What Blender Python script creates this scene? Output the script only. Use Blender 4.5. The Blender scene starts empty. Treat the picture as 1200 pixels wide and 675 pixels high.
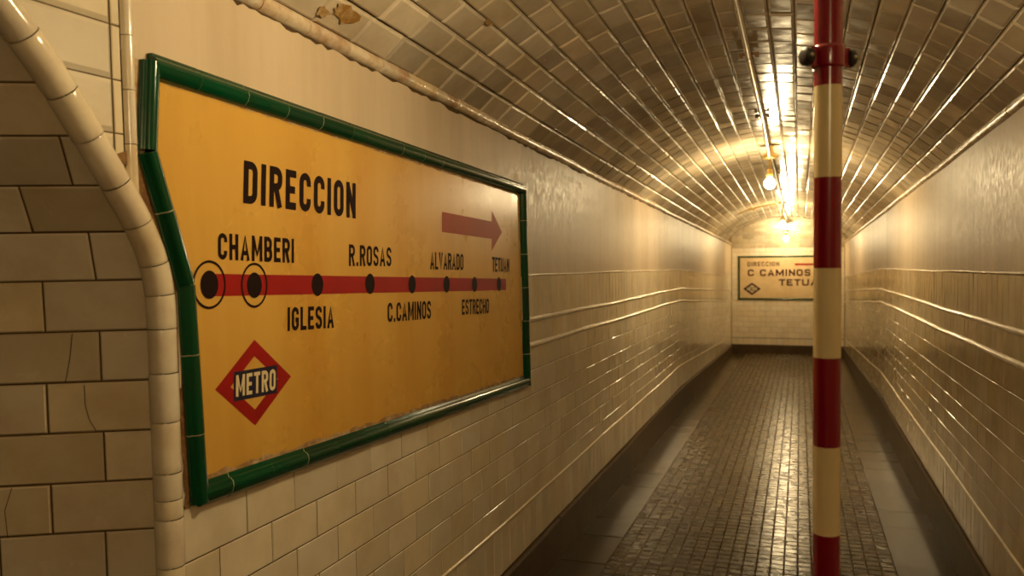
import bpy, math, random
from mathutils import Vector, Matrix

random.seed(7)
C = bpy.context.scene.collection
XL, XR = -1.22, 0.775            # the corridor's two side walls
YB, YE = -2.5, 16.15             # its two ends
XC = (XL + XR) / 2

# ------------------------------------------------------------------ helpers
class MB:
    """collects polygons (with a material index each) for ONE mesh object"""
    def __init__(s):
        s.v, s.f, s.m, s.s = [], [], [], []
    def face(s, pts, mi=0, smooth=False):
        n = len(s.v)
        s.v += [tuple(p) for p in pts]
        s.f.append(tuple(range(n, n + len(pts)))); s.m.append(mi); s.s.append(smooth)
    def grid(s, rows, mi=0, smooth=True, closed=False):
        n, w = len(s.v), len(rows[0])
        for r in rows: s.v += [tuple(p) for p in r]
        for i in range(len(rows) - 1):
            for j in range(w if closed else w - 1):
                k = (j + 1) % w
                s.f.append((n + i*w + j, n + i*w + k, n + (i+1)*w + k, n + (i+1)*w + j)); s.m.append(mi); s.s.append(smooth)
    def box(s, c, h, mi=0, rot=None):
        R = rot or Matrix.Identity(3)
        P = [Vector(c) + R @ Vector((x*h[0], y*h[1], z*h[2])) for x in (-1, 1) for y in (-1, 1) for z in (-1, 1)]
        for q in ((0,1,3,2), (4,6,7,5), (0,4,5,1), (2,3,7,6), (0,2,6,4), (1,5,7,3)):
            s.face([P[i] for i in q], mi)
    def tube(s, a, b, r, seg=16, mi=0, r2=None, cap=True, axis_pts=None):
        a, b = Vector(a), Vector(b); d = (b - a).normalized()
        p = d.orthogonal().normalized(); q = d.cross(p)
        r2 = r if r2 is None else r2
        R = [[a + (p*math.cos(t) + q*math.sin(t))*r for t in [2*math.pi*k/seg for k in range(seg)]],
             [b + (p*math.cos(t) + q*math.sin(t))*r2 for t in [2*math.pi*k/seg for k in range(seg)]]]
        s.grid(R, mi, True, True)
        if cap:
            s.face(R[0], mi); s.face(R[1], mi)
    def lathe(s, o, axis, prof, seg=24, mi=0):
        """prof: (radius, distance along axis)"""
        d = Vector(axis).normalized(); p = d.orthogonal().normalized(); q = d.cross(p); o = Vector(o)
        s.grid([[o + d*h + (p*math.cos(2*math.pi*k/seg) + q*math.sin(2*math.pi*k/seg))*r for k in range(seg)] for r, h in prof], mi, True, True)
    def build(s, name, mats, parent=None):
        me = bpy.data.meshes.new(name); me.from_pydata(s.v, [], s.f)
        for m in (mats if isinstance(mats, (list, tuple)) else [mats]): me.materials.append(m)
        me.polygons.foreach_set('material_index', s.m); me.polygons.foreach_set('use_smooth', s.s)
        me.update()
        o = bpy.data.objects.new(name, me); C.objects.link(o)
        if parent: o.parent = parent
        return o

def struct(o):
    o['kind'] = 'structure'; return o

def thing(name, label, cat, loc=(0, 0, 0), group=None):
    o = bpy.data.objects.new(name, None); C.objects.link(o); o.location = loc
    o.empty_display_size = .1
    o['label'] = label; o['category'] = cat
    if group: o['group'] = group
    return o

def hang(o, root):
    """parent o (built in world coordinates) to root, keeping it where it stands"""
    o.parent = root
    o.matrix_parent_inverse = Matrix.Translation(-Vector(root.location))
    return o

def lerp(pts, x):
    if x <= pts[0][0]:
        (a, b), (c, d) = pts[0], pts[1]
    elif x >= pts[-1][0]:
        (a, b), (c, d) = pts[-2], pts[-1]
    else:
        for i in range(len(pts) - 1):
            if pts[i][0] <= x <= pts[i+1][0]:
                (a, b), (c, d) = pts[i], pts[i+1]; break
    return b + (d - b) * (x - a) / (c - a)

# ------------------------------------------------------------------ the passage runs downhill: courses at nominal height h
COURSE = {                       # h : (y, z)
    0.00: [(-3, .10), (3.5, -.150), (9, -.335), (16.2, -.610)],
    0.22: [(-3, .25), (3.5, .060), (9, -.072), (16.2, -.470)],
    0.42: [(-3, .46), (3.5, .280), (9, .163), (16.2, -.312)],
    1.16: [(-3, 1.20), (3.5, 1.023), (9, .870), (16.2, .363)],
    1.28: [(-3, 1.33), (3.5, 1.145), (9, .999), (16.2, .572)],
    1.50: [(-3, 1.55), (3.5, 1.362), (9, 1.200), (16.2, .812)],
    2.12: [(-3, 2.33), (3.5, 1.998), (9, 1.755), (16.2, 1.445)],
}
HS = sorted(COURSE)
def Z(y, h):
    for i in range(len(HS) - 1):
        if h <= HS[i+1] or i == len(HS) - 2:
            a, b = lerp(COURSE[HS[i]], y), lerp(COURSE[HS[i+1]], y)
            return a + (b - a) * (h - HS[i]) / (HS[i+1] - HS[i])
def left(u, h, o=0.0):  return (XL + o, u, Z(u, h))
def right(u, h, o=0.0): return (XR - o, u, Z(u, h))
RISE = .40
HW = (XR - XL) / 2
RAD = (HW*HW + RISE*RISE) / (2*RISE)
ARC = 2 * RAD * math.asin(HW / RAD)
def vault(s, y, o=0.0):          # s: arc length from the crown, o: offset into the passage
    t = s / RAD; r = RAD - o
    return (XC + r*math.sin(t), y, Z(y, 2.12) + .02 + RISE - RAD + r*math.cos(t))

# ------------------------------------------------------------------ materials
def mat(name, base, rough=.3, spec=.5, var=.0, dirt=None, dirt_amt=0., dirt_scale=3., bump=0., bump_scale=20., metal=0., coat=0., streak=False, rvar=0.):
    m = bpy.data.materials.new(name); m.use_nodes = True
    nt = m.node_tree; N = nt.nodes; L = nt.links
    b = N['Principled BSDF']
    b.inputs['Roughness'].default_value = rough
    b.inputs['Metallic'].default_value = metal
    b.inputs['Specular IOR Level'].default_value = spec
    b.inputs['Coat Weight'].default_value = coat
    b.inputs['Coat Roughness'].default_value = .08
    col = N.new('ShaderNodeRGB'); col.outputs[0].default_value = (*base, 1)
    out = col.outputs[0]
    geo = N.new('ShaderNodeNewGeometry')
    if var:
        mr = N.new('ShaderNodeMapRange'); mr.inputs['To Min'].default_value = 1 - var; mr.inputs['To Max'].default_value = 1 + var * .35
        L.new(geo.outputs['Random Per Island'], mr.inputs['Value'])
        hs = N.new('ShaderNodeHueSaturation'); L.new(mr.outputs[0], hs.inputs['Value']); L.new(out, hs.inputs['Color'])
        ms = N.new('ShaderNodeMath'); ms.operation = 'MULTIPLY_ADD'; ms.inputs[1].default_value = 37.7; ms.inputs[2].default_value = 0
        fr = N.new('ShaderNodeMath'); fr.operation = 'FRACT'
        L.new(geo.outputs['Random Per Island'], ms.inputs[0]); L.new(ms.outputs[0], fr.inputs[0])
        m2 = N.new('ShaderNodeMapRange'); m2.inputs['To Min'].default_value = .85; m2.inputs['To Max'].default_value = 1.2
        L.new(fr.outputs[0], m2.inputs['Value']); L.new(m2.outputs[0], hs.inputs['Saturation'])
        out = hs.outputs[0]
    if dirt:
        nz = N.new('ShaderNodeTexNoise'); nz.inputs['Scale'].default_value = dirt_scale; nz.inputs['Detail'].default_value = 6; nz.inputs['Roughness'].default_value = .62
        if streak:
            mp = N.new('ShaderNodeMapping'); mp.inputs['Scale'].default_value = (1, 1, .12)
            L.new(geo.outputs['Position'], mp.inputs['Vector']); L.new(mp.outputs[0], nz.inputs['Vector'])
        else:
            L.new(geo.outputs['Position'], nz.inputs['Vector'])
        cr = N.new('ShaderNodeMapRange'); cr.inputs['From Min'].default_value = .42; cr.inputs['From Max'].default_value = .75
        cr.inputs['To Max'].default_value = dirt_amt; L.new(nz.outputs['Fac'], cr.inputs['Value'])
        mx = N.new('ShaderNodeMix'); mx.data_type = 'RGBA'; L.new(cr.outputs[0], mx.inputs[0]); L.new(out, mx.inputs[6]); mx.inputs[7].default_value = (*dirt, 1)
        out = mx.outputs[2]
    L.new(out, b.inputs['Base Color'])
    if bump or rvar:
        nb = N.new('ShaderNodeTexNoise'); nb.inputs['Scale'].default_value = bump_scale; nb.inputs['Detail'].default_value = 4
        L.new(geo.outputs['Position'], nb.inputs['Vector'])
        if bump:
            bp = N.new('ShaderNodeBump'); bp.inputs['Strength'].default_value = bump; bp.inputs['Distance'].default_value = .01
            L.new(nb.outputs['Fac'], bp.inputs['Height']); L.new(bp.outputs[0], b.inputs['Normal'])
        if rvar:
            rr = N.new('ShaderNodeMapRange'); rr.inputs['From Min'].default_value = .3; rr.inputs['From Max'].default_value = .7
            rr.inputs['To Min'].default_value = max(.03, rough - rvar); rr.inputs['To Max'].default_value = rough + rvar
            L.new(nb.outputs['Fac'], rr.inputs['Value']); L.new(rr.outputs[0], b.inputs['Roughness'])
    return m

M = {}
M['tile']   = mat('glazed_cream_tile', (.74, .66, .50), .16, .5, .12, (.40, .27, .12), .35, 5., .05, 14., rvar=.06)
M['tile_r'] = mat('glazed_tile_shaded', (.50, .41, .26), .18, .42, .14, (.26, .17, .07), .55, 4., .05, 14., rvar=.06)  # right wall's shade put into a darker base colour and heavier dirt
M['tile_n'] = mat('glazed_cream_tile_passage', (.70, .61, .45), .22, .4, .22, (.34, .22, .09), .45, 7., .06, 22., rvar=.06)
M['ceil']   = mat('glazed_vault_tile', (.68, .58, .43), .19, .20, .38, (.18, .12, .06), .6, 2.2, .10, 16., rvar=.06)
M['bead']   = mat('glazed_bead', (.76, .67, .50), .14, .6, .10, (.36, .20, .07), .4, 9., .06, 30.)
M['cornice'] = mat('worn_cornice_bead', (.72, .60, .43), .22, .5, .18, (.36, .17, .045), .95, 11., .5, 30.)
M['grout']  = mat('dark_grout', (.10, .055, .02), .9, .1)
M['grout_l'] = mat('pale_grout', (.09, .055, .025), .9, .1)
M['grout_m'] = mat('mid_grout', (.20, .13, .06), .9, .1)
M['plaster'] = mat('painted_plaster', (.60, .485, .34), .45, .26, 0, (.34, .24, .13), .6, 3.2, .08, 34., streak=True, rvar=.08)
M['green']  = mat('glazed_green_tile', (.005, .055, .022), .15, .5, .35, (.02, .03, .010), .35, 12., .05, 20.)
M['joint'] = mat('pale_joint_mortar', (.50, .42, .26), .8, .2)
M['mortar_d'] = mat('brown_mortar', (.13, .06, .02), .9, .2, 0, (.40, .24, .09), .7, 30., .5, 60.)
M['yellow'] = mat('yellow_enamelled_tile', (.65, .38, .075), .29, .3, 0, (.52, .23, .02), .65, 4.2, .02, 7., streak=True, rvar=.04)
M['cream_sign'] = mat('cream_sign_tile', (.66, .50, .28), .4, .3, 0, (.45, .30, .13), .6, 5., .03, 9.)
M['ink']    = mat('black_sign_paint', (.016, .007, .006), .6, .06)
M['maroon'] = mat('dark_red_sign_paint', (.050, .007, .005), .5, .15)
M['red']    = mat('red_sign_paint', (.33, .012, .010), .5, .12, 0, (.20, .012, .008), .5, 8.)
M['ored']   = mat('rust_red_arrow_paint', (.38, .058, .014), .5, .10, 0, (.20, .03, .01), .4, 8.)
M['navy']   = mat('navy_sign_paint', (.020, .018, .040), .3, .4)
M['white_ink'] = mat('cream_sign_paint', (.72, .60, .36), .3, .4)
M['mortar'] = mat('flaking_mortar', (.30, .16, .06), .9, .2, 0, (.62, .50, .32), .9, 26., .6, 60.)
M['floor']  = mat('mosaic_floor_tile', (.074, .053, .022), .26, .24, .35, (.05, .033, .014), .6, 3., .12, 18., rvar=.08)
M['slab']   = mat('worn_stone_slab', (.056, .038, .015), .21, .16, .22, (.04, .026, .010), .35, 3., .05, 9., rvar=.06)
M['base']   = mat('dark_stone_skirting', (.085, .053, .023), .45, .25, .15, (.04, .024, .01), .7, 5., .2, 22.)
M['pole_r'] = mat('red_pole_paint', (.20, .003, .013), .18, .5)
M['pole_w'] = mat('cream_pole_paint', (.64, .52, .29), .22, .5, 0, (.46, .35, .15), .4, 6.)
M['rubber'] = mat('black_knob', (.018, .012, .008), .45, .4)
M['steel']  = mat('dull_steel', (.42, .36, .26), .35, .5, metal=.9)
M['brass']  = mat('brass_lamp_base', (.52, .36, .12), .3, .5, metal=.8)
M['wood']   = mat('worn_wood_saddle', (.40, .22, .09), .6, .3, 0, (.2, .1, .04), .5, 30.)
M['hole']   = mat('dark_hole', (.012, .007, .003), .9, .1)
M['plain']  = mat('dim_plaster', (.45, .36, .24), .6, .3, 0, (.3, .22, .12), .4, 2.)

def glow(name, col, strength):
    m = bpy.data.materials.new(name); m.use_nodes = True
    nt = m.node_tree; nt.nodes.clear()
    e = nt.nodes.new('ShaderNodeEmission'); e.inputs[0].default_value = (*col, 1); e.inputs[1].default_value = strength
    o = nt.nodes.new('ShaderNodeOutputMaterial'); nt.links.new(e.outputs[0], o.inputs[0])
    return m
WARM = (1.0, .77, .42)
M['bulb'] = glow('lit_bulb_glass', (1.0, .77, .42), 470.)

# ------------------------------------------------------------------ tiles
def tile(mb, poly, f, gap=.0013, bev=.0018, hgt=.0022, tilt=.0010, mi=0, lift=0.0, round_=False):
    us, vs = [p[0] for p in poly], [p[1] for p in poly]
    du, dv = (max(us) - min(us)) / 2, (max(vs) - min(vs)) / 2
    if du < .006 or dv < .006: return
    cu, cv = (max(us) + min(us)) / 2, (max(vs) + min(vs)) / 2
    def sh(k): return [(cu + (u - cu) * (1 - k/du), cv + (v - cv) * (1 - k/dv)) for u, v in poly]
    a, b = sh(gap), sh(gap + bev)
    tu, tv, tl = random.uniform(-tilt, tilt), random.uniform(-tilt, tilt), lift + random.uniform(-.4, .4) * tilt
    A = [f(u, v, .0006) for u, v in a]
    B = [f(u, v, hgt + tl + tu*(u - cu)/.1 + tv*(v - cv)/.1) for u, v in b]
    n0 = len(mb.v); n = len(poly)
    mb.v += [tuple(p) for p in A + B]
    for i in range(n):
        j = (i + 1) % n
        mb.f.append((n0 + i, n0 + j, n0 + n + j, n0 + n + i)); mb.m.append(mi); mb.s.append(False)
    if round_:                       # pillowed edge: a second, flatter ring
        Cc = [f(u, v, hgt*1.35 + tl + tu*(u - cu)/.1 + tv*(v - cv)/.1) for u, v in sh(gap + bev*2.1)]
        n1 = len(mb.v); mb.v += [tuple(p) for p in Cc]
        for i in range(n):
            j = (i + 1) % n
            mb.f.append((n0 + n + i, n0 + n + j, n1 + j, n1 + i)); mb.m.append(mi); mb.s.append(False)
        mb.f.append(tuple(n1 + i for i in range(n)))
    else:
        mb.f.append(tuple(n0 + n + i for i in range(n)))
    mb.m.append(mi); mb.s.append(False)

def course(mb, f, h0, h1, u0, u1, w, off, jit=0., **k):
    n = math.floor((u0 - off) / w)
    js = [u0]; x = off + (n + 1) * w
    while x < u1 - .012:
        if x > u0 + .012: js.append(x + random.uniform(-jit, jit))
        x += w
    js.append(u1)
    for a, b in zip(js, js[1:]): tile(mb, [(a, h0), (b, h0), (b, h1), (a, h1)], f, **k)

def dado(f, y0, y1, shift=0.):
    mb = MB()
    course(mb, f, .225, .415, y0, y1, .1, .03 + shift, .004)
    for k in range(5):
        course(mb, f, .42 + .1*k, .52 + .1*k, y0, y1, .2, (.1 if k % 2 == 0 else 0) + shift, .004)
    course(mb, f, .92, 1.04, y0, y1, .2, 0 + shift, .004)
    course(mb, f, 1.04, 1.155, y0, y1, .2, .1 + shift, .004)
    course(mb, f, 1.165, 1.275, y0, y1, .1, .05 + shift, .004)
    course(mb, f, 1.285, 1.497, y0, y1, .1, .02 + shift, .003, hgt=.006)
    return mb

YK = [-2.5, -1, .6, 1.36, 2, 3.5, 5, 7, 9, 11, 13, 15, YE]     # stations where a wall bends
def sheet(mb, f, h0, h1, y0, y1, off, mi=0):
    ys = [y0] + [y for y in YK if y0 < y < y1] + [y1]
    hs = [h0] + [h for h in HS if h0 < h < h1] + [h1]
    mb.grid([[f(y, h, off) for y in ys] for h in hs], mi, False)

# opening of the side passage in the left wall: far edge = the groin curve, near edge further back
YC = 1.36                                        # corner with the side passage's far wall
ANG = math.radians(27)
GROIN = [(1.36, -.15), (1.36, 1.41), (1.352, 1.46), (1.318, 1.539), (1.238, 1.650), (1.174, 1.736), (1.123, 1.802), (1.067, 1.863), (1.029, 1.902), (.90, 2.00), (.70, 2.10), (.40, 2.17), (.1, 2.17), (-.2, 2.08), (-.42, 1.9), (-.5, 1.6), (-.5, .0)]

# --- left wall: grout, then tiles, plaster
g = MB()
sheet(g, left, 0, 1.5, YC, YE, 0)
sheet(g, left, 1.5, 2.14, 1.36, YE, 0)
NECK = [(1.286, 1.584), (1.300, 1.564), (1.318, 1.539), (1.352, 1.46), (1.36, 1.41)]
g.grid([[(XL, y, z) for y, z in NECK], [(XL, y, Z(y, 2.14)) for y, z in NECK]], 0, False)
ys = [p for p in GROIN[2:12]]
g.grid([[(XL, y, z) for y, z in ys], [(XL, y, Z(y, 2.14)) for y, z in ys]], 0, False)
ys = GROIN[11:16]
g.grid([[(XL, y, min(z, Z(y, 2.14))) for y, z in ys], [(XL, y, Z(y, 2.14)) for y, z in ys]], 0, False)
g.face([(XL, YB, Z(YB, 0)), (XL, -.5, Z(-.5, 0)), (XL, -.5, Z(-.5, 2.14)), (XL, YB, Z(YB, 2.14))], 0)
wall_left = struct(g.build('wall_left', M['grout_l']))
t = dado(left, YC + .03, YE)
t.build('glazed_tiles', M['tile'], wall_left)
p = MB()
sheet(p, left, 1.503, 2.082, 1.36, YE, .003)
p.grid([[(XL + .003, y, z) for y, z in NECK[1:]], [(XL + .003, y, Z(y, 2.082)) for y, z in NECK[1:]]], 0, False)
n_ = 260
ya_ = [1.297 + (YE - 1.297)*(i/n_)**1.6 for i in range(n_ + 1)]
p.grid([[left(y, 2.082, .003) for y in ya_], [left(y, 2.0905 + random.uniform(-.006, .006), .0028) for y in ya_]], 0, False)
p.build('plaster', M['plaster'], wall_left)
# tiled strip between the groin and the corridor's plaster
v = MB()
def flatL(u, z, o=0.0): return (XL + o, u, z)
def groin_y(z): return lerp([(b, a) for a, b in GROIN[1:11]], z)
zr = [1.40, 1.510, 1.617, 1.721, 1.8214, 1.9233, 2.03, 2.14]
for k, (a, b) in enumerate(zip(zr, zr[1:])):
    if b > 1.63: tile(v, [(1.249, max(a, 1.60)), (1.272, max(a, 1.60)), (1.272, b), (1.249, b)], flatL, bev=.002)
    ga, gb = groin_y(a), groin_y(b)
    if ga < 1.247:
        tile(v, [(ga, a), (1.247, a), (1.247, b), (gb, b)], flatL, bev=.009, hgt=.007)
    elif gb < 1.247:
        tile(v, [(1.247, a), (1.247, b), (gb, b)], flatL, bev=.009, hgt=.007)
v.build('passage_head_tiles', M['tile'], wall_left)

# --- right wall
g = MB(); sheet(g, right, 0, 2.14, YB, YE, 0)
wall_right = struct(g.build('wall_right', M['grout_l']))
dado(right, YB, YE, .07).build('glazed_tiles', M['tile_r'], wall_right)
p = MB(); sheet(p, right, 1.503, 2.10, YB, YE, .003); p.build('plaster', M['plaster'], wall_right)
h = MB()
for y, hh in ((4.35, .265), (7.3, .30)):
    q = Vector(right(y, hh, .0075))
    ring = [q + Vector((0, .011*math.cos(a)*random.uniform(.7, 1.3), .011*math.sin(a)*random.uniform(.7, 1.3))) for a in [k*math.pi/5 for k in range(10)]]
    h.face(ring)
h.build('plug_hole', M['hole'], wall_right)

# --- far end wall
def endw(u, z, o=0.0): return (u, YE - o, z)
ZT = 1.36
g = MB(); g.face([endw(XL, -.62), endw(XR, -.62), endw(XR, ZT), endw(XL, ZT)])
wall_end = struct(g.build('wall_end', M['grout_m']))
M['tile_e'] = mat('glazed_end_wall_tile', (.80, .71, .54), .22, .45, .08, (.45, .32, .15), .25, 6., .04, 20.)
t = MB()
course(t, endw, -.445, -.325, XL + .01, XR - .01, .1, 0, tilt=.0006)
z = -.315; k = 0
while z < ZT - .05:
    course(t, endw, z, min(z + .1, ZT), XL + .01, XR - .01, .2, .1*(k % 2), tilt=.0006); z += .1; k += 1
t.build('glazed_tiles', M['tile_e'], wall_end)

# --- the corridor's barrel vault, ends in an arch short of the end wall
YV = 15.0
NR = 22; RW = ARC / NR
g = MB()
yst = [YB, -1, .5, 2, 3.5, 5, 7, 9, 11, 13, YV]
g.grid([[vault(-ARC/2 + ARC*i/44, y, 0) for i in range(45)] for y in yst], 0, True)
ceiling = struct(g.build('ceiling', M['grout']))
t = MB()
def vf(u, v, o): return vault(v, u, o)
for r in range(NR):
    s0 = -ARC/2 + r*RW; s1 = s0 + RW
    base = random.uniform(0, .004)
    y = .2 + random.uniform(0, .2); ybeg = y
    y = YB + random.uniform(0, .2)
    wob = random.uniform(0, 6.28)
    while y < YV - .03:
        e = min(y + .2 + random.uniform(-.006, .006), YV)
        w0 = .0025*math.sin(y*.9 + wob)
        tile(t, [(y, s0), (e, s0), (e, s1), (y, s1)], vf, gap=.0010, bev=.0050, hgt=.0060 + base, tilt=.0022, round_=True)
        y = e
t.build('glazed_vault_tiles', M['ceil'], ceiling)

st_ = MB()
for s_, y_, rs, ry in ((-1.035, 2.015, .026, .062), (-1.06, 1.93, .016, .03), (-.80, 2.62, .010, .028), (-.77, 3.17, .007, .03), (-.60, 3.9, .006, .03)):
    st_.face([vault(s_ + rs*random.uniform(.6, 1.25)*math.sin(a_*math.pi/9), y_ + ry*random.uniform(.6, 1.25)*math.cos(a_*math.pi/9), .0172) for a_ in range(18)])
M['stain'] = mat('brown_damp_stain', (.30, .155, .035), .5, .25, 0, (.62, .50, .30), .9, 30.)
st_.build('damp_stain', M['stain'], ceiling)
# end bay: the lower vault that curves down to the end wall
prof = [(YE, ZT), (16.05, 1.53), (15.9, 1.67), (15.65, 1.81), (15.35, 1.91), (15.0, 1.955), (14.8, 1.955)]
g = MB(); g.grid([[(XL, y, z), (XR, y, z)] for y, z in prof], 0, True)
for x in (XL, XR):
    g.face([(x, y, z) for y, z in prof] + [(x, 14.8, 1.45), (x, YE, 1.30)])
bay = struct(g.build('ceiling_end_bay', M['grout_m']))
seg = [0.]
for (a, b), (c, d) in zip(prof, prof[1:]): seg.append(seg[-1] + math.hypot(c - a, d - b))
def bayf(u, v, o):
    y = lerp(list(zip(seg, [q[0] for q in prof])), v); z = lerp(list(zip(seg, [q[1] for q in prof])), v)
    return (u, y - o*.7, z - o*.7)
t = MB(); v0 = 0.; k = 0
while v0 < seg[-1] - .1:
    course(t, bayf, v0, v0 + .1, XL, XR, .2, .1*(k % 2), bev=.006, hgt=.005); v0 += .1; k += 1
t.build('glazed_vault_tiles', M['tile_n'], bay)
# arch rim of the corridor vault
g = MB()
g.grid([[vault(-ARC/2 + ARC*i/44, YV, .014) for i in range(45)], [vault(-ARC/2 + ARC*i/44, YV + .04, .010) for i in range(45)],
        [vault(-ARC/2 + ARC*i/44, YV + .04, -.02) for i in range(45)]], 0, True)
struct(g.build('trim_arch_rim', M['ceil']))

# --- floor
g = MB()
ys = [YB, 0, 3.5, 6, 9, 12, YE]
g.grid([[(x, y, Z(y, 0) - .004) for y in ys] for x in (XL - .02, XR + .02)], 0, False)
g.grid([[(x, y, Z(y, 0) - .004) for y in (YB, -1, 0, 1.4)] for x in (-4.6, XL - .02)], 0, False)
floor = struct(g.build('floor', M['grout']))
def ff(u, v, o): return (v, u, Z(u, 0) - .004 + o)
XM0, XM1 = -.95, .465
t = MB(); NC = 21; cw = (XM1 - XM0) / NC; rr = .0675
y = YB
while y < YE - .05:
    for c in range(NC):
        tile(t, [(y, XM0 + c*cw), (y + rr, XM0 + c*cw), (y + rr, XM0 + (c+1)*cw), (y, XM0 + (c+1)*cw)], ff, gap=.0020, bev=.0036, hgt=.0036, tilt=.0009)
    y += rr
t.build('mosaic_tiles', M['floor'], floor)
t = MB()
for x0, x1 in ((XL, XM0), (XM1, XR)):
    y = YB + random.uniform(0, .2)
    while y < YE:
        e = min(YE, y + random.uniform(.30, .46))
        tile(t, [(y, x0), (e, x0), (e, x1), (y, x1)], ff, gap=.001, bev=.002, hgt=.004, tilt=.0006)
        y = e
y = YB
while y < 1.3:
    course(t, lambda u, v, o: (u, v, Z(v, 0) - .004 + o), y, y + .38, -4.5, XL, .5, 0, tilt=.0006); y += .38
t.build('edge_slabs', M['slab'], floor)

# --- skirtings
def skirting(name, f, y0, y1):
    mb = MB(); y = y0
    while y < y1 - .01:
        e = min(y1, y + random.uniform(.55, .8))
        top = .218 + random.uniform(-.004, .004)
        rows = []
        for (h, o) in ((0, .022), (top - .012, .018), (top, .010), (top, 0)):
            rows.append([f(q, h, o) for q in (y + .001, (y + e)/2, e - .001)])
        mb.grid(rows, 0, False); y = e
    return struct(mb.build(name, M['base']))
skirting('baseboard_left', left, YC + .02, YE)
skirting('baseboard_right', right, YB, YE)
g = MB(); g.box((XC, YE - .012, -.535), (HW, .012, .09)); struct(g.build('baseboard_end', M['base']))

# --- half-round mouldings
def halfround(mb, path, out, side, r, hgt, step=.2, gap=.0015, jit=.001, n=8, mi=0):
    """path(t)->point for t in metres; a row of short half-round glazed pieces"""
    t0, t1, pf = path
    t = t0
    while t < t1 - .005:
        e = min(t1, t + step)
        rows = []
        dj, dr = random.uniform(-jit, jit), random.uniform(.98, 1.02)
        for k, q in enumerate((t + gap, t + gap + .0015, (t + e)/2, e - gap - .0015, e - gap)):
            c = Vector(pf(q)); sc = dr
            rows.append([c + Vector(side(q)) * (r*sc*math.cos(math.pi*i/n)) + Vector(out) * (hgt*sc*math.sin(math.pi*i/n) + dj*.5) for i in range(n + 1)])
        mb.grid(rows, mi, True)
        mb.face(rows[0], mi); mb.face(rows[-1], mi)
        t = e
UP = lambda q: (0, 0, 1)
n = 1
for f, o, y0 in ((left, (1, 0, 0), YC + .02), (right, (-1, 0, 0), YB)):
    s = 'left' if f is left else 'right'
    for nm, h, r, hg, m_, y1 in (('lower_bead', .42, .008, .008, 'bead', YE), ('rail_lower', 1.16, .0135, .014, 'bead', YE), ('rail_upper', 1.28, .0135, .014, 'bead', YE),
                         ('dado_cap', 1.50, .006, .010, 'bead', YE), ('cornice', 2.118, .022, .022, 'cornice', YE - .05)):
        mb = MB()
        ya = y0
        if f is left: ya = {'cornice': 1.30, 'rail_lower': 3.745, 'rail_upper': 3.745, 'dado_cap': 3.745}.get(nm, y0)
        wig = random.uniform(0, 6)
        halfround(mb, (ya, y1, lambda q, h=h: f(q, h + .0025*math.sin(q*1.7 + wig) + .0015*math.sin(q*4.1 + wig), .001)), o, UP, r, hg, .2, .0012, .0016)
        struct(mb.build('trim_%s_%s' % (nm, s), M[m_]))

# upright bead beside the plaster, and the mortar gap next to the sign
mb = MB()
halfround(mb, (1.60, 2.14, lambda q: (XL + .002, 1.285, q)), (1, 0, 0), lambda q: (0, 1, 0), .0125, .014, .103, .0008, .0006)
struct(mb.build('trim_upright_bead', M['bead']))

# groin moulding: round glazed pieces around the corner and along the groin
gp = [Vector((XL, y, z)) for y, z in GROIN[:12]]
dl = [0.]
for a, b in zip(gp, gp[1:]): dl.append(dl[-1] + (b - a).length)
# soften the path
dense = []
N_ = 260
for i in range(N_ + 1):
    acc = Vector((0, 0, 0))
    for k in (-.05, -.025, 0, .025, .05):
        q = min(max(dl[-1]*i/N_ + k, 0), dl[-1])
        acc += Vector((XL, lerp(list(zip(dl, [p.y for p in gp])), q), lerp(list(zip(dl, [p.z for p in gp])), q)))
    dense.append(acc / 5)
cum = [0.]
for a, b in zip(dense, dense[1:]): cum.append(cum[-1] + (b - a).length)
def gpt(q):
    return Vector((XL, lerp(list(zip(cum, [p.y for p in dense])), q), lerp(list(zip(cum, [p.z for p in dense])), q)))
mb = MB(); t = .0; RB = .0285; first = True
cuts = [0., .19, .38, .58, .78, .985, 1.085, 1.125, 1.18, 1.285, 1.385, 1.475, 1.545, 1.61]
# cut heights measured upwards from the floor end of the path
while cuts[-1] < cum[-1] - .12: cuts.append(cuts[-1] + random.choice((.09, .1, .11)))
for a, b in zip(cuts, cuts[1:]):
    rows = []
    dr = random.uniform(.975, 1.025)
    cf = Vector((XL - .004, 0, 0))
    nst = max(3, int((b - a)/.02))
    qs = [a + .001, a + .0035] + [a + (b - a)*i/nst for i in range(1, nst)] + [b - .0035, b - .001]
    for k, q in enumerate(qs):
        c = gpt(q); tg = (gpt(q + .01) - gpt(q - .01)).normalized()
        n1 = Vector((1, 0, 0)); n2 = tg.cross(n1).normalized()
        sc = (.975 if k in (0, len(qs)-1) else 1.) * dr * RB
        rows.append([c - n1*.006 + n1*sc*math.cos(2*math.pi*i/20) + n2*sc*math.sin(2*math.pi*i/20) for i in range(20)])
    mb.grid(rows, 0, True, True)
struct(mb.build('trim_groin_bead', M['bead']))

ribbon_later = []
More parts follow.
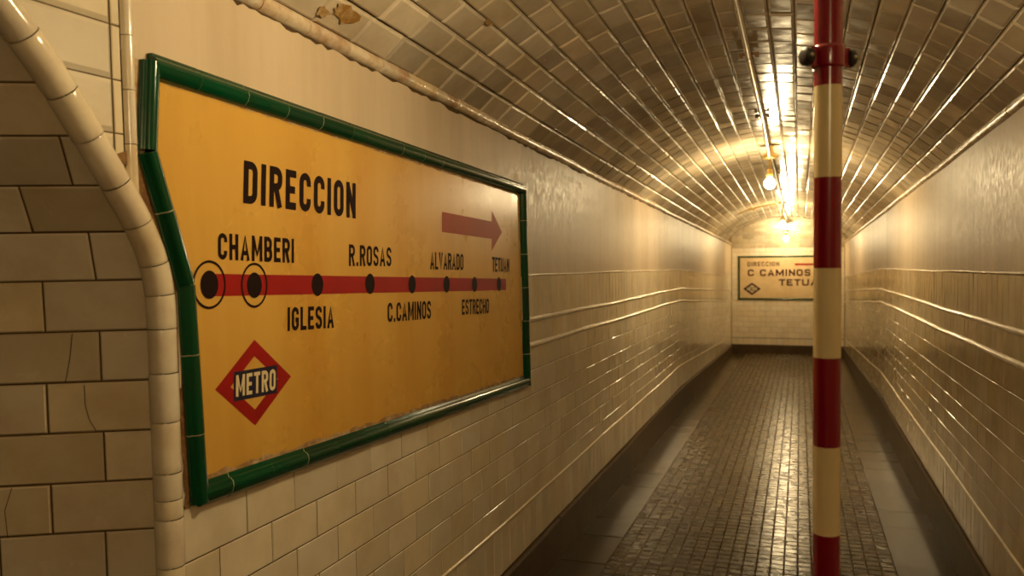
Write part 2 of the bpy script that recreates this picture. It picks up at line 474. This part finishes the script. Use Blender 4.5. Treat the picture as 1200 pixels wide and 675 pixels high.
# --- side passage (far wall leans over into its vault)
EV = Vector((-math.cos(ANG), -math.sin(ANG), 0)); NV = Vector((math.sin(ANG), -math.cos(ANG), 0)); CO = Vector((XL, YC, 0))
lp = [(0., -.1)] + [(0., 1.41)] + [((YC - y)*math.cos(ANG), z) for y, z in GROIN[2:16]]
LP = [lp[0]]
for a, b in zip(lp, lp[1:]):
    for k in range(1, 5): LP.append((a[0] + (b[0]-a[0])*k/4, a[1] + (b[1]-a[1])*k/4))
ls = [0.]
for (a, b), (c, d) in zip(LP, LP[1:]): ls.append(ls[-1] + math.hypot(c - a, d - b))
LD, LZ = list(zip(ls, [q[0] for q in LP])), list(zip(ls, [q[1] for q in LP]))
def pl(s, v, o=0.0):
    d, z = lerp(LD, v), lerp(LZ, v)
    d2, z2 = lerp(LD, v + .02), lerp(LZ, v + .02)
    nn = Vector((z2 - z, -(d2 - d))).normalized() if (abs(z2 - z) + abs(d2 - d)) > 1e-9 else Vector((1, 0))
    q = CO + EV*s + NV*(d + o*nn[0]); q.z = z + o*nn[1]
    return q
def smin(v): return lerp(LD, v) * math.tan(ANG)
VM = ls[-1]
vv = [VM*i/80 for i in range(81)]
g = MB(); g.grid([[pl(smin(v), v), pl(3.2, v)] for v in vv], 0, True)
wall_passage = struct(g.build('wall_passage', M['grout']))
t = MB(); RH = .1022
vb = lerp([(z, s) for s, z in LZ if True][:30], 1.441)
k0 = -16; rows_ = []
k = k0
while True:
    v0, v1 = vb + k*RH, vb + (k + 1)*RH
    if v1 > VM - .05: break
    if v0 > 0:
        off = .127 if (k % 2 == 0) else .228
        # row just below the spring line (k=-1) has its joint at .228 from the corner, k=-4 too in turn
        s0, s1 = smin(v0), smin(v1); x = off + max(0, math.ceil((max(s0, s1) - off)/.204))*0
        js = []; x = off
        while x < 1.9:
            js.append(x + random.uniform(-.003, .003)); x += .204
        a0, a1 = s0, s1
        for j in js:
            if j > max(a0, a1) + .02:
                tile(t, [(a0, v0), (j, v0), (j, v1), (a1, v1)], pl, gap=.0016, bev=.003, hgt=.004, tilt=.0012)
                a0 = a1 = j
    k += 1
t.build('glazed_tiles', M['tile_n'], wall_passage)
ck = MB()
for pts in ([(.1738, 1.337), (.1807, 1.286), (.1907, 1.238)], [(.1554, 1.232), (.1555, 1.190), (.1486, 1.160), (.1364, 1.138)], [(.30, 1.03), (.315, .985), (.312, .93)]):
    ribbon_later.append((pts, ck))
# closing wall of the side passage and the wall behind the camera
g = MB()
e0 = [pl(3.2, v) for v in vv[::8]]
g.face(e0)
wp = struct(g.build('wall_passage_end', M['plain']))
g = MB()
g.face([(XL, YB, Z(YB, 0)), (XR, YB, Z(YB, 0)), (XR, YB, Z(YB, 2.12))] + [vault(ARC/2 - ARC*i/20, YB, 0) for i in range(21)] + [(XL, YB, Z(YB, 2.12))])
struct(g.build('wall_back', M['plain']))

# ------------------------------------------------------------------ painted lettering
def arc(cx, cy, rx, ry, a0, a1, n=7):
    return [(cx + rx*math.cos(math.radians(a0 + (a1-a0)*i/n)), cy + ry*math.sin(math.radians(a0 + (a1-a0)*i/n))) for i in range(n + 1)]

def glyph(ch, w, H, t):
    """strokes (list of (points, closed)) for a condensed sign-painter's capital, centre lines inside w x H"""
    a, b, c, d = t/2, w - t/2, t/2, H - t/2
    r = min((b - a)/2, H*.2); m = (c + d)/2
    if ch == 'I': return [([(w/2, 0), (w/2, H)], 0)]
    if ch == 'L': return [([(a, H), (a, c), (w, c)], 0)]
    if ch == 'T': return [([(0, d), (w, d)], 0), ([(w/2, 0), (w/2, H)], 0)]
    if ch == 'E': return [([(w, d), (a, d), (a, c), (w, c)], 0), ([(a, m), (w*.88, m)], 0)]
    if ch == 'H': return [([(a, 0), (a, H)], 0), ([(b, 0), (b, H)], 0), ([(a, m), (b, m)], 0)]
    if ch == 'N': return [([(a, 0), (a, H)], 0), ([(b, 0), (b, H)], 0), ([(a, H - t*.6), (b, t*.6)], 0)]
    if ch == 'M': return [([(a, 0), (a, H)], 0), ([(b, 0), (b, H)], 0), ([(a, H - t*.4), (w/2, H*.25), (b, H - t*.4)], 0)]
    if ch == 'V': return [([(a, H), (w/2, t*.3), (b, H)], 0)]
    if ch == 'A': return [([(a, 0), (w/2, H - t*.3), (b, 0)], 0), ([(a + (b-a)*.17, H*.3), (b - (b-a)*.17, H*.3)], 0)]
    if ch == 'U': return [([(a, H)] + arc(a + r, c + r, r, r, 180, 270) + arc(b - r, c + r, r, r, 270, 360) + [(b, H)], 0)]
    if ch == 'O': return [(arc(b - r, d - r, r, r, 0, 90) + arc(a + r, d - r, r, r, 90, 180) + arc(a + r, c + r, r, r, 180, 270) + arc(b - r, c + r, r, r, 270, 360), 1)]
    if ch == 'D': return [([(a, c), (a, d)] + arc(b - r, d - r, r, r, 90, 0) + arc(b - r, c + r, r, r, 0, -90), 1)]
    if ch == 'C': return [([(b, H*.66)] + arc(b - r, d - r, r, r, 0, 90) + arc(a + r, d - r, r, r, 90, 180) + arc(a + r, c + r, r, r, 180, 270) + arc(b - r, c + r, r, r, 270, 360) + [(b, H*.34)], 0)]
    if ch == 'G': return [([(b, H*.68)] + arc(b - r, d - r, r, r, 0, 90) + arc(a + r, d - r, r, r, 90, 180) + arc(a + r, c + r, r, r, 180, 270) + arc(b - r, c + r, r, r, 270, 360) + [(b, H*.46), (w*.52, H*.46)], 0)]
    if ch == 'S': return [([(b, H*.72)] + arc(b - r, d - r, r, r, 0, 90) + arc(a + r, d - r, r, r, 90, 180) + arc(a + r, m + r*1.1, r, r, 180, 240, 4) + arc(b - r, m - r*1.1, r, r, 60, 0, 4) + arc(b - r, c + r, r, r, 0, -90) + arc(a + r, c + r, r, r, 270, 180) + [(a, H*.28)], 0)]
    if ch == 'R':
        q = min(r, (d - m)/2)
        return [([(a, 0), (a, H)], 0), ([(a, d)] + arc(b - q, d - q, q, q, 90, 0) + arc(b - q, m + q, q, q, 0, -90) + [(a, m)], 0), ([(w*.5, m), (b, 0)], 0)]
    if ch == 'B':
        q = min(r, (d - m)/2)
        return [([(a, 0), (a, H)], 0), ([(a, d)] + arc(b - q - t*.1, d - q, q, q, 90, 0) + arc(b - q - t*.1, m + q, q, q, 0, -90) + [(a, m)], 0),
                ([(a, m)] + arc(b - q, m - q, q, q, 90, 0) + arc(b - q, c + q, q, q, 0, -90) + [(a, c)], 0)]
    if ch == '.': return [([(w/2, 0), (w/2, t*1.1)], 0)]
    return []
REL = {'I': .34, 'M': 1.28, '.': .42, ' ': .75, 'A': 1.1, 'V': 1.08, 'L': .86, 'E': .88, 'T': .95}

def ribbon(mb, pts, closed, t, f, off, mi=0):
    P = [Vector(p) for p in pts]
    Q = [P[0]]
    for p in P[1:]:
        if (p - Q[-1]).length > 1e-5: Q.append(p)
    if closed and (Q[0] - Q[-1]).length < 1e-5: Q.pop()
    n = len(Q); A, B = [], []
    for i in range(n):
        p = Q[i]
        d0 = (p - Q[i-1]).normalized() if (i > 0 or closed) else None
        d1 = (Q[(i+1) % n] - p).normalized() if (i < n-1 or closed) else None
        d0 = d0 or d1; d1 = d1 or d0
        n0, n1 = Vector((-d0.y, d0.x)), Vector((-d1.y, d1.x))
        k = n0 + n1
        k = k / max(k.dot(n0), .62) if k.length > 1e-4 else n0
        A.append(p + k*t/2); B.append(p - k*t/2)
    for i in range(n if closed else n - 1):
        j = (i + 1) % n
        mb.face([f(*A[i], off), f(*A[j], off), f(*B[j], off), f(*B[i], off)], mi)

def word(mb, text, TL, BL, TR, BR, f, off, weight=.15, gapk=.10, mi=0):
    """fit a word into the four given corners of the wall's plane"""
    H = ((TL[1]-BL[1]) + (TR[1]-BR[1])) / 2; W = BR[0] - BL[0]
    t = weight * H
    total = sum(REL.get(c, 1.) for c in text); g = gapk * H
    gw = (W - g*(len(text)-1)) / total
    x = 0.
    def to(u, v, o):
        a = u / W; b = v / H
        px = (BL[0]*(1-a) + BR[0]*a)*(1-b) + (TL[0]*(1-a) + TR[0]*a)*b
        pz = (BL[1]*(1-a) + BR[1]*a)*(1-b) + (TL[1]*(1-a) + TR[1]*a)*b
        return f(px, pz, o)
    for i, ch in enumerate(text):
        w = REL.get(ch, 1.) * gw
        for k, (pts, cl) in enumerate(glyph(ch, w, H, min(t, w*.95))):
            ribbon(mb, [(x + p[0], p[1]) for p in pts], cl, t, to, off + .00025*k, mi)
        x += w + g

def disc(mb, c, ry, rz, f, off, n=40, slope=0., mi=0):
    mb.face([f(c[0] + ry*math.cos(2*math.pi*k/n), c[1] + rz*math.sin(2*math.pi*k/n) + slope*ry*math.cos(2*math.pi*k/n), off) for k in range(n)], mi)
def ring(mb, c, ry, rz, w, f, off, n=48, mi=0):
    a = [(c[0] + ry*math.cos(2*math.pi*k/n), c[1] + rz*math.sin(2*math.pi*k/n)) for k in range(n)]
    b = [(c[0] + (ry-w)*math.cos(2*math.pi*k/n), c[1] + (rz-w)*math.sin(2*math.pi*k/n)) for k in range(n)]
    for k in range(n):
        j = (k + 1) % n
        mb.face([f(*a[k], off), f(*a[j], off), f(*b[j], off), f(*b[k], off)], mi)

for pts, ck in ribbon_later: ribbon(ck, [(a_, b_ + .1) for a_, b_ in pts], 0, .0014, pl, .0056)
ck.build('crack', M['hole'], wall_passage)
# ------------------------------------------------------------------ the big direction sign
S = thing('direction_sign', 'large yellow metro line sign in a green tile frame on the left wall', 'sign', (XL, 2.5, .92))
PF = .010                          # face of the panel in front of the wall
def sf(u, z, o=0.0): return (XL + o, u, z)
outer = [(1.3139, 1.8828), (1.2990, 1.6897), (1.3930, 1.4241), (1.4080, .9560), (3.7317, .8364), (3.6990, 1.7775)]
inner = [(1.3571, 1.8415), (1.3403, 1.6979), (1.4335, 1.4306), (1.4576, 1.0000), (3.6314, .8800), (3.6154, 1.7263)]
mb = MB()
F_ = [sf(u, z, PF) for u, z in inner]; Bk = [sf(u, z, .001) for u, z in inner]
mb.face(F_)
for i in range(6): mb.face([F_[i], F_[(i+1) % 6], Bk[(i+1) % 6], Bk[i]])
panel = hang(mb.build('panel', M['yellow']), S)
# frame: rows of half-round green tiles, one part per side
def frame_side(name, a, b, wa, step, r=.026, label=None, first=None):
    a, b = Vector(a), Vector(b); d = (b - a); Ld = d.length; d.normalize(); nrm = Vector((-d.y, d.x))
    mb = MB(); t = 0.; nx = first or step
    while t < Ld - .004:
        e = min(Ld, t + nx); nx = step
        if Ld - e < .03: e = Ld
        rows = []; dr = random.uniform(.985, 1.015); dj = random.uniform(-.0008, .0008)
        for k, q in enumerate((t + .0011, t + .0022, (t+e)/2, e - .0022, e - .0011)):
            c = a + d*q; sc = dr
            prof = []
            for (u, o) in ((-1, .001), (-1, .012), (-.78, .021), (-.45, .028), (0, .031), (.40, .029), (.66, .022), (.72, .016), (1, .015), (1, .001)):
                cc = c + nrm*(u*r*sc); prof.append(sf(cc.x, cc.y, (o + dj) * (1 if sc == dr else .97)))
            rows.append(prof)
        mb.grid(rows, 0, True)
        mb.face(rows[0]); mb.face(rows[-1])
        t = e
    core = []
    for q in (.001, Ld - .001):
        c = a + d*q
        core.append([sf(*(c + nrm*(u*r*.985)), o - .0009) for (u, o) in ((-1, .002), (-1, .012), (-.78, .021), (-.45, .028), (0, .031), (.40, .029), (.66, .022), (.72, .016), (1, .015), (1, .002))])
    mb.grid(core, 1, True)
    o = hang(mb.build(name, [M['green'], M['joint']]), S)
    return o
def mid(i): return ((outer[i][0] + inner[i][0])/2, (outer[i][1] + inner[i][1])/2)
cn = [mid(i) for i in range(6)]
frame_side('frame_rail', cn[0], cn[5], 0, .158, .025, first=.13)
frame_side('frame_rail', cn[3], cn[4], 0, .150, .027, first=.09)
frame_side('frame_stile', cn[1], (cn[0][0], cn[0][1] + .008), 0, .3, .021)
frame_side('frame_stile', cn[2], cn[1], 0, .16, .021)
frame_side('frame_stile', (cn[3][0], cn[3][1] - .018), cn[2], 0, .17, .021, first=.15)
frame_side('frame_stile', (cn[5][0], cn[5][1] + .012), (cn[4][0], cn[4][1] - .02), 0, .155, .022)
# flaking mortar around the panel
mb = MB()
def strip(pa, pb, w, o):
    pa, pb = Vector(pa), Vector(pb); d = (pb - pa).normalized(); nn = Vector((-d.y, d.x))
    n_ = int((pb - pa).length / .03)
    A, B = [], []
    for i in range(n_ + 1):
        c = pa + (pb - pa)*i/n_
        A.append(sf(*(c + nn*w*random.uniform(.6, 1.3)), o)); B.append(sf(*c, o + .001))
    mb.grid([A, B], 0, False)
strip(inner[3], inner[4], .016, PF + .0012)
strip((inner[0][0], inner[0][1]), (inner[5][0], inner[5][1]), -.006, PF + .0012)
strip((1.316, 1.87), (1.302, 1.69), -.018, .0045)
hang(mb.build('mortar_seam', M['mortar']), S)
mb = MB()
strip((1.302, 1.70), (1.396, 1.424), -.050, .0045); strip((1.396, 1.424), (1.410, .956), -.016, .0045)
hang(mb.build('mortar_gap', M['mortar_d']), S)
# painted route
mb = MB()
mb.face([sf(1.4895, 1.4468, PF+.0006), sf(3.4157, 1.3507, PF+.0006), sf(3.4133, 1.3013, PF+.0006), sf(1.4869, 1.3978, PF+.0006)])
hang(mb.build('route_line', M['red']), S)
DOTS = [(1.4882, 1.4231, .031), (1.6456, 1.4139, .030), (1.9156, 1.4014, .030), (2.201, 1.3894, .0305), (2.4849, 1.3735, .030), (2.7689, 1.3592, .030), (3.0434, 1.3453, .0295), (3.3245, 1.3311, .029)]
for i, (y, z, r) in enumerate(DOTS):
    mb = MB(); disc(mb, (y, z), r*.93, r, sf, PF + .0011)
    o = hang(mb.build('station_dot', M['ink']), S)
    if i < 2:
        q = MB(); ring(q, (y, z), .054 if i == 0 else .050, .053, .0055, sf, PF + .0012); hang(q.build('station_ring', M['ink']), S)
mb = MB()
A_ = [(2.7416, 1.6205), (2.738, 1.5485), (3.2457, 1.524), (3.2434, 1.4752), (3.3727, 1.5527), (3.2515, 1.6419), (3.2492, 1.5963)]
mb.face([sf(*A_[i], PF+.0006) for i in (0, 1, 2, 6)]); mb.face([sf(*A_[i], PF+.0006) for i in (3, 4, 5)])
hang(mb.build('arrow', M['ored']), S)
WORDS = {
 'DIRECCION': ((1.6219, 1.7033), (1.6134, 1.605), (2.1308, 1.6822), (2.1256, 1.5813), .185, .15),
 'CHAMBERI': ((1.522, 1.5359), (1.519, 1.4772), (1.8131, 1.5225), (1.81, 1.4617), .175, .13),
 'R.ROSAS': ((2.0845, 1.5078), (2.0814, 1.4463), (2.3437, 1.4964), (2.3407, 1.4371), .165, .13),
 'ALVARADO': ((2.6329, 1.4794), (2.6299, 1.4183), (2.9343, 1.466), (2.9313, 1.4047), .165, .10),
 'TETUAN': ((3.2472, 1.4492), (3.2442, 1.3878), (3.4614, 1.4368), (3.4587, 1.379), .165, .10),
 'IGLESIA': ((1.7762, 1.352), (1.7731, 1.2924), (1.995, 1.3395), (1.9919, 1.279), .175, .13),
 'C.CAMINOS': ((2.31, 1.325), (2.3069, 1.2646), (2.6308, 1.3092), (2.6277, 1.247), .17, .11),
 'ESTRECHO': ((2.9106, 1.2944), (2.9078, 1.2362), (3.2007, 1.2793), (3.1978, 1.2178), .17, .10),
}
for wd, (tl, bl, tr, br, wt, gk) in WORDS.items():
    mb = MB(); word(mb, wd, tl, bl, tr, br, sf, PF + .0008, wt, gk)
    o = hang(mb.build('lettering', M['ink']), S); o['label'] = 'painted black word ' + wd
# the red rhombus emblem with its dark name band
mb = MB()
D0 = [(1.639, 1.2862), (1.4955, 1.1925), (1.6318, 1.0842), (1.7824, 1.177)]
D1 = [(1.637, 1.2475), (1.5473, 1.1896), (1.6328, 1.1219), (1.7281, 1.1795)]
for i in range(4):
    j = (i + 1) % 4
    mb.face([sf(*D0[i], PF+.0006), sf(*D0[j], PF+.0006), sf(*D1[j], PF+.0006), sf(*D1[i], PF+.0006)], 0)
bd = [(1.5603, 1.2213), (1.5569, 1.1547), (1.7211, 1.1461), (1.7246, 1.2142)]
mb.face([sf(*q, PF+.0010) for q in bd], 1)
word(mb, 'METRO', (1.567, 1.2130), (1.564, 1.1640), (1.718, 1.2060), (1.715, 1.1545), sf, PF + .0014, .17, .12, 2)
hang(mb.build('emblem', [M['red'], M['navy'], M['white_ink']]), S)['label'] = 'red rhombus emblem with METRO on a dark band'

# ------------------------------------------------------------------ the sign on the end wall
E_ = thing('wall_sign', 'small cream direction sign with green edge on the far end wall', 'sign', (-.15, YE, .393))
def ef(u, z, o=0.0): return (u, YE - o, z)
sx0, sx1, sz0, sz1 = -1.094, .650, .393, 1.216
mb = MB(); mb.box(((sx0+sx1)/2, YE - .011, (sz0+sz1)/2), ((sx1-sx0)/2 - .02, .005, (sz1-sz0)/2 - .02)); hang(mb.build('panel', M['cream_sign']), E_)
for nm, a, b in (('frame_rail', (sx0, sz1 - .02), (sx1, sz1 - .02)), ('frame_rail', (sx0, sz0 + .02), (sx1, sz0 + .02)),
                 ('frame_stile', (sx0 + .02, sz0 + .04), (sx0 + .02, sz1 - .04)), ('frame_stile', (sx1 - .02, sz0 + .04), (sx1 - .02, sz1 - .04))):
    mb = MB(); a, b = Vector(a), Vector(b); d = (b - a); Ld = d.length; d.normalize(); nn = Vector((-d.y, d.x))
    halfround(mb, (0, Ld, lambda q: ef(*(a + d*q), .001)), (0, -1, 0), lambda q: (nn.x, 0, nn.y), .020, .026, .16, .001, .0006)
    hang(mb.build(nm, M['green']), E_)
EO = .0168
for wd, x0, x1, z0, z1, wt, gk, m_ in (('DIRECCION', -.923, -.356, 1.022, 1.105, .19, .20, 'maroon'), ('C', -.918, -.805, .838, .962, .23, .24, 'maroon'), ('CAMINOS', -.700, .190, .838, .962, .23, .19, 'maroon'), ('TETUAN', -.365, .462, .660, .782, .23, .19, 'maroon')):
    mb = MB(); word(mb, wd, (x0, z1), (x0, z0), (x1, z1), (x1, z0), ef, EO, wt, gk)
    hang(mb.build('lettering', M[m_]), E_)['label'] = 'painted dark red word ' + wd
mb = MB()
mb.face([ef(-.087, 1.033, EO), ef(.40, 1.033, EO), ef(.40, 1.069, EO), ef(-.087, 1.069, EO)]); mb.face([ef(.39, .99, EO), ef(.50, 1.051, EO), ef(.39, 1.112, EO)])
hang(mb.build('arrow', M['red']), E_)
mb = MB(); cx, cz = -.842, .600
D0 = [(0, .118), (-.160, 0), (0, -.118), (.160, 0)]; D1 = [(a*.66, b*.66) for a, b in D0]
for i in range(4):
    j = (i+1) % 4
    mb.face([ef(cx + D0[i][0], cz + D0[i][1], EO), ef(cx + D0[j][0], cz + D0[j][1], EO), ef(cx + D1[j][0], cz + D1[j][1], EO), ef(cx + D1[i][0], cz + D1[i][1], EO)], 0)
mb.face([ef(cx + a, cz + b, EO + .0005) for a, b in ((-.10, -.036), (.10, -.036), (.10, .036), (-.10, .036))], 1)
word(mb, 'METRO', (cx-.09, cz+.027), (cx-.09, cz-.027), (cx+.09, cz+.027), (cx+.09, cz-.027), ef, EO + .001, .20, .10, 2)
hang(mb.build('emblem', [M['maroon'], M['navy'], M['white_ink']]), E_)['label'] = 'dark red rhombus emblem with a name band'

# ------------------------------------------------------------------ striped pole
PX, PY = .044, 1.494
zb = Z(PY, 0) + .003; zt = vault(PX - XC, PY, .016)[2]
P_ = thing('striped_pole', 'red and cream striped metal pole standing in the middle of the passage', 'pole', (PX, PY, zb))
mb = MB(); pr = .0222
st = 0.1508; zz = 1.754 - st*20; k = 20
edges = [zb] + [1.754 - st*i for i in range(12, -1, -1) if 1.754 - st*i > zb + .03] + [zt]
for i, (a, b) in enumerate(zip(edges, edges[1:])):
    kk = len(edges) - 2 - i                     # 0 = topmost (red)
    mb.grid([[(PX + pr*math.cos(2*math.pi*q/32), PY + pr*math.sin(2*math.pi*q/32), z_) for q in range(32)] for z_ in (a, b)], 0 if kk % 2 == 0 else 1, True, True)
hang(mb.build('shaft', [M['pole_r'], M['pole_w']]), P_)
mb = MB(); mb.lathe((PX, PY, 1.783), (0, 0, 1), [(.0222, 0), (.0262, .0005), (.0268, .004), (.0268, .030), (.0262, .036), (.0222, .0365)], 32)
CR = Matrix.Rotation(math.radians(19.1 + 16), 3, 'Z')
ax = CR @ Vector((1, 0, 0))
for s in (-1, 1):
    mb.box(Vector((PX, PY, 1.8013)) + ax*s*.0295, (.008, .007, .0155), 0, CR)
hang(mb.build('clamp_collar', M['pole_r']), P_)
for s in (-1, 1):
    mb = MB(); c = Vector((PX, PY, 1.8013)) + ax*s*.034
    mb.lathe(c, ax*s, [(0, 0), (.0135, 0), (.0155, .003), (.0155, .011), (.013, .0145), (.006, .0155), (0, .0155)], 20)
    kn = hang(mb.build('clamp_knob', M['rubber']), P_)
    mb = MB(); fr = Vector((ax.y, -ax.x, 0)); mb.lathe(c + ax*s*.0075 + fr*.0135, fr, [(0, .003), (.003, .003), (.0036, .001), (.0036, 0)], 12)
    b_ = mb.build('screw', M['steel'], kn)
mb = MB(); mb.lathe((PX, PY, zb - .002), (0, 0, 1), [(.06, 0), (.06, .006), (.03, .010), (.024, .03), (.0222, .032)], 28); hang(mb.build('base_flange', M['pole_r']), P_)
mb = MB(); mb.lathe((PX, PY, zt), (0, 0, -1), [(.05, 0), (.05, .006), (.024, .012), (.0222, .03)], 28); hang(mb.build('ceiling_flange', M['pole_r']), P_)

# ------------------------------------------------------------------ conduit along the crown
def crown(y, o): return vault(-.004, y, o)
def cond(y):
    if y < 14.9:
        q = Vector(crown(y, .039))
        if y < 7: q.z -= .075 * max(0., min(1., (y - 5.7)/1.2))
    else: q = Vector(crown(14.9, .039)) + Vector((0, y - 14.9, -.02*(y - 14.9)))
    return q + Vector((.0, 0, .0035*math.sin(y*2.3)))
def conduit(label, y0, y1, saddles):
    K_ = thing('electrical_conduit', label, 'conduit', cond(y0))
    mb = MB(); rows = []; n_ = max(6, int((y1 - y0)/.3))
    for i in range(n_ + 1):
        c = cond(y0 + (y1 - y0)*i/n_); rows.append([c + Vector((.0155*math.cos(a), 0, .0155*math.sin(a))) for a in [2*math.pi*k/12 for k in range(12)]])
    mb.grid(rows, 0, True, True); mb.face(rows[0]); mb.face(rows[-1]); hang(mb.build('tube', M['steel']), K_)
    for y in saddles:
        c = Vector(crown(y, .0265)); mb = MB()
        mb.box(c, (.045, .013, .0075)); mb.box(c + Vector((-.036, 0, -.012)), (.009, .013, .006)); mb.box(c + Vector((.036, 0, -.012)), (.009, .013, .006))
        sd = hang(mb.build('saddle', M['wood']), K_)
        q = MB(); cc = cond(y)
        q.grid([[cc + Vector((.0175*math.cos(math.pi*k/8), t_, -.0175*math.sin(math.pi*k/8))) for k in range(9)] for t_ in (-.007, .007)], 0, True)
        q.build('strap', M['steel'], sd)
conduit('steel conduit along the crown of the near vault, leading to the nearest bulb in view', 1.77, 6.88, (2.6, 4.08, 5.60))
conduit('steel conduit along the vault between the nearest and middle bulbs', 7.02, 12.13, (8.6, 10.2))
conduit('steel conduit at the far end of the vault, between the middle and farthest bulbs', 12.27, 15.47, (13.8,))

B_ = thing('branch_conduit', 'short conduit arm curving left across the vault from the second bulb', 'conduit', vault(-.3, 12.2, .03))
mb = MB(); rows = []
for i in range(13):
    s = -.09 - .55*i/12; c = Vector(vault(s, 12.2, .028)); rows.append([c + Vector((0, .0125*math.cos(a), .0125*math.sin(a))) for a in [2*math.pi*k/10 for k in range(10)]])
mb.grid(rows, 0, True, True); hang(mb.build('tube', M['brass']), B_)
mb = MB(); c = Vector(vault(-.45, 12.2, .014)); mb.box(c, (.07, .03, .014), 0, Matrix.Rotation(-.45/RAD*-1, 3, 'Y')); hang(mb.build('junction_box', M['brass']), B_)

# ------------------------------------------------------------------ hanging bulbs
def lamp(y, x, ztop, zbulb, label, rb=.040):
    R_ = thing('hanging_bulb', label, 'lamp', (x, y, ztop))
    mb = MB()
    mb.lathe((x, y, ztop + .03), (0, 0, -1), [(0, 0), (.055, 0), (.060, .006), (.060, .022), (.050, .032), (.022, .040), (0, .041)], 24)
    if y < 15: mb.tube((x, y, ztop + .03), (x, y, crown(y, .013)[2]), .028, 20)
    hang(mb.build('ceiling_rose', M['brass']), R_)
    z1 = zbulb + rb*1.55
    zs = max(z1 + .05, ztop - .35)
    mb = MB(); mb.tube((x, y, ztop), (x, y, zs), .009, 12); hang(mb.build('stem', M['brass']), R_)
    mb = MB(); mb.lathe((x, y, zs + .004), (0, 0, -1), [(0, 0), (.018, 0), (.023, .008), (.023, zs - z1 + .004), (.016, zs - z1 + .012)], 20); hang(mb.build('socket', M['brass']), R_)
    mb = MB(); pr_ = [(.011, 0), (.013, rb*.35)] + [(rb*math.sin(math.radians(a)), rb*1.5 - rb*math.cos(math.radians(a))) for a in range(28, 181, 12)] + [(0, rb*2.5)]
    mb.lathe((x, y, z1 + .004), (0, 0, -1), pr_, 24); hang(mb.build('bulb', M['bulb']), R_)
    return R_
lamp(1.70, XC - .004, crown(1.70, .03)[2], 2.13, 'bare bulb close to the striped pole, just above the upper edge of the picture', .035)
lamp(6.95, XC - .004, crown(6.95, .115)[2], 1.945, 'nearest bare bulb in view, on a stem, largest of those hanging over the passage', .041)
lamp(12.2, XC - .004, crown(12.2, .03)[2], 1.715, 'middle bare bulb in view, beside the conduit arm across the vault', .037)
lamp(15.55, XC - .010, 1.64, 1.52, 'farthest and smallest bare bulb, hanging in front of the end wall', .039)

# unseen fill light added behind the camera to brighten the near walls
l = bpy.data.lights.new('rear_fill_light', 'POINT'); l.energy = 20.; l.color = WARM; l.shadow_soft_size = .06
lo = bpy.data.objects.new('rear_fill_light', l); C.objects.link(lo); lo.location = (.58, -1.1, 2.12)

w = bpy.data.worlds.new('dark'); bpy.context.scene.world = w; w.use_nodes = True
w.node_tree.nodes['Background'].inputs[0].default_value = (.9, .6, .3, 1); w.node_tree.nodes['Background'].inputs[1].default_value = 0.0

# ------------------------------------------------------------------ camera
yaw, pit, rol = math.radians(19.1), math.radians(3.0), math.radians(.9)
f_ = Vector((-math.sin(yaw)*math.cos(pit), math.cos(yaw)*math.cos(pit), -math.sin(pit)))
r0 = Vector((math.cos(yaw), math.sin(yaw), 0)); u0 = r0.cross(f_)
r_ = math.cos(rol)*r0 - math.sin(rol)*u0; u_ = math.sin(rol)*r0 + math.cos(rol)*u0
cam = bpy.data.cameras.new('camera'); cam.sensor_width = 36; cam.lens = 975/1200*36
cam.dof.use_dof = True; cam.dof.focus_distance = 2.5; cam.dof.aperture_fstop = 4.4
cam.clip_start = .02
co = bpy.data.objects.new('camera', cam); C.objects.link(co)
mw = Matrix((( r_.x, u_.x, -f_.x, 0), (r_.y, u_.y, -f_.y, 0), (r_.z, u_.z, -f_.z, 1.5), (0, 0, 0, 1)))
co.matrix_world = mw
sc = bpy.context.scene; sc.camera = co
sc.view_settings.view_transform = 'Standard'; sc.view_settings.look = 'None'; sc.view_settings.gamma = 1
sc.view_settings.use_curve_mapping = False
sc.view_settings.exposure = 0.40
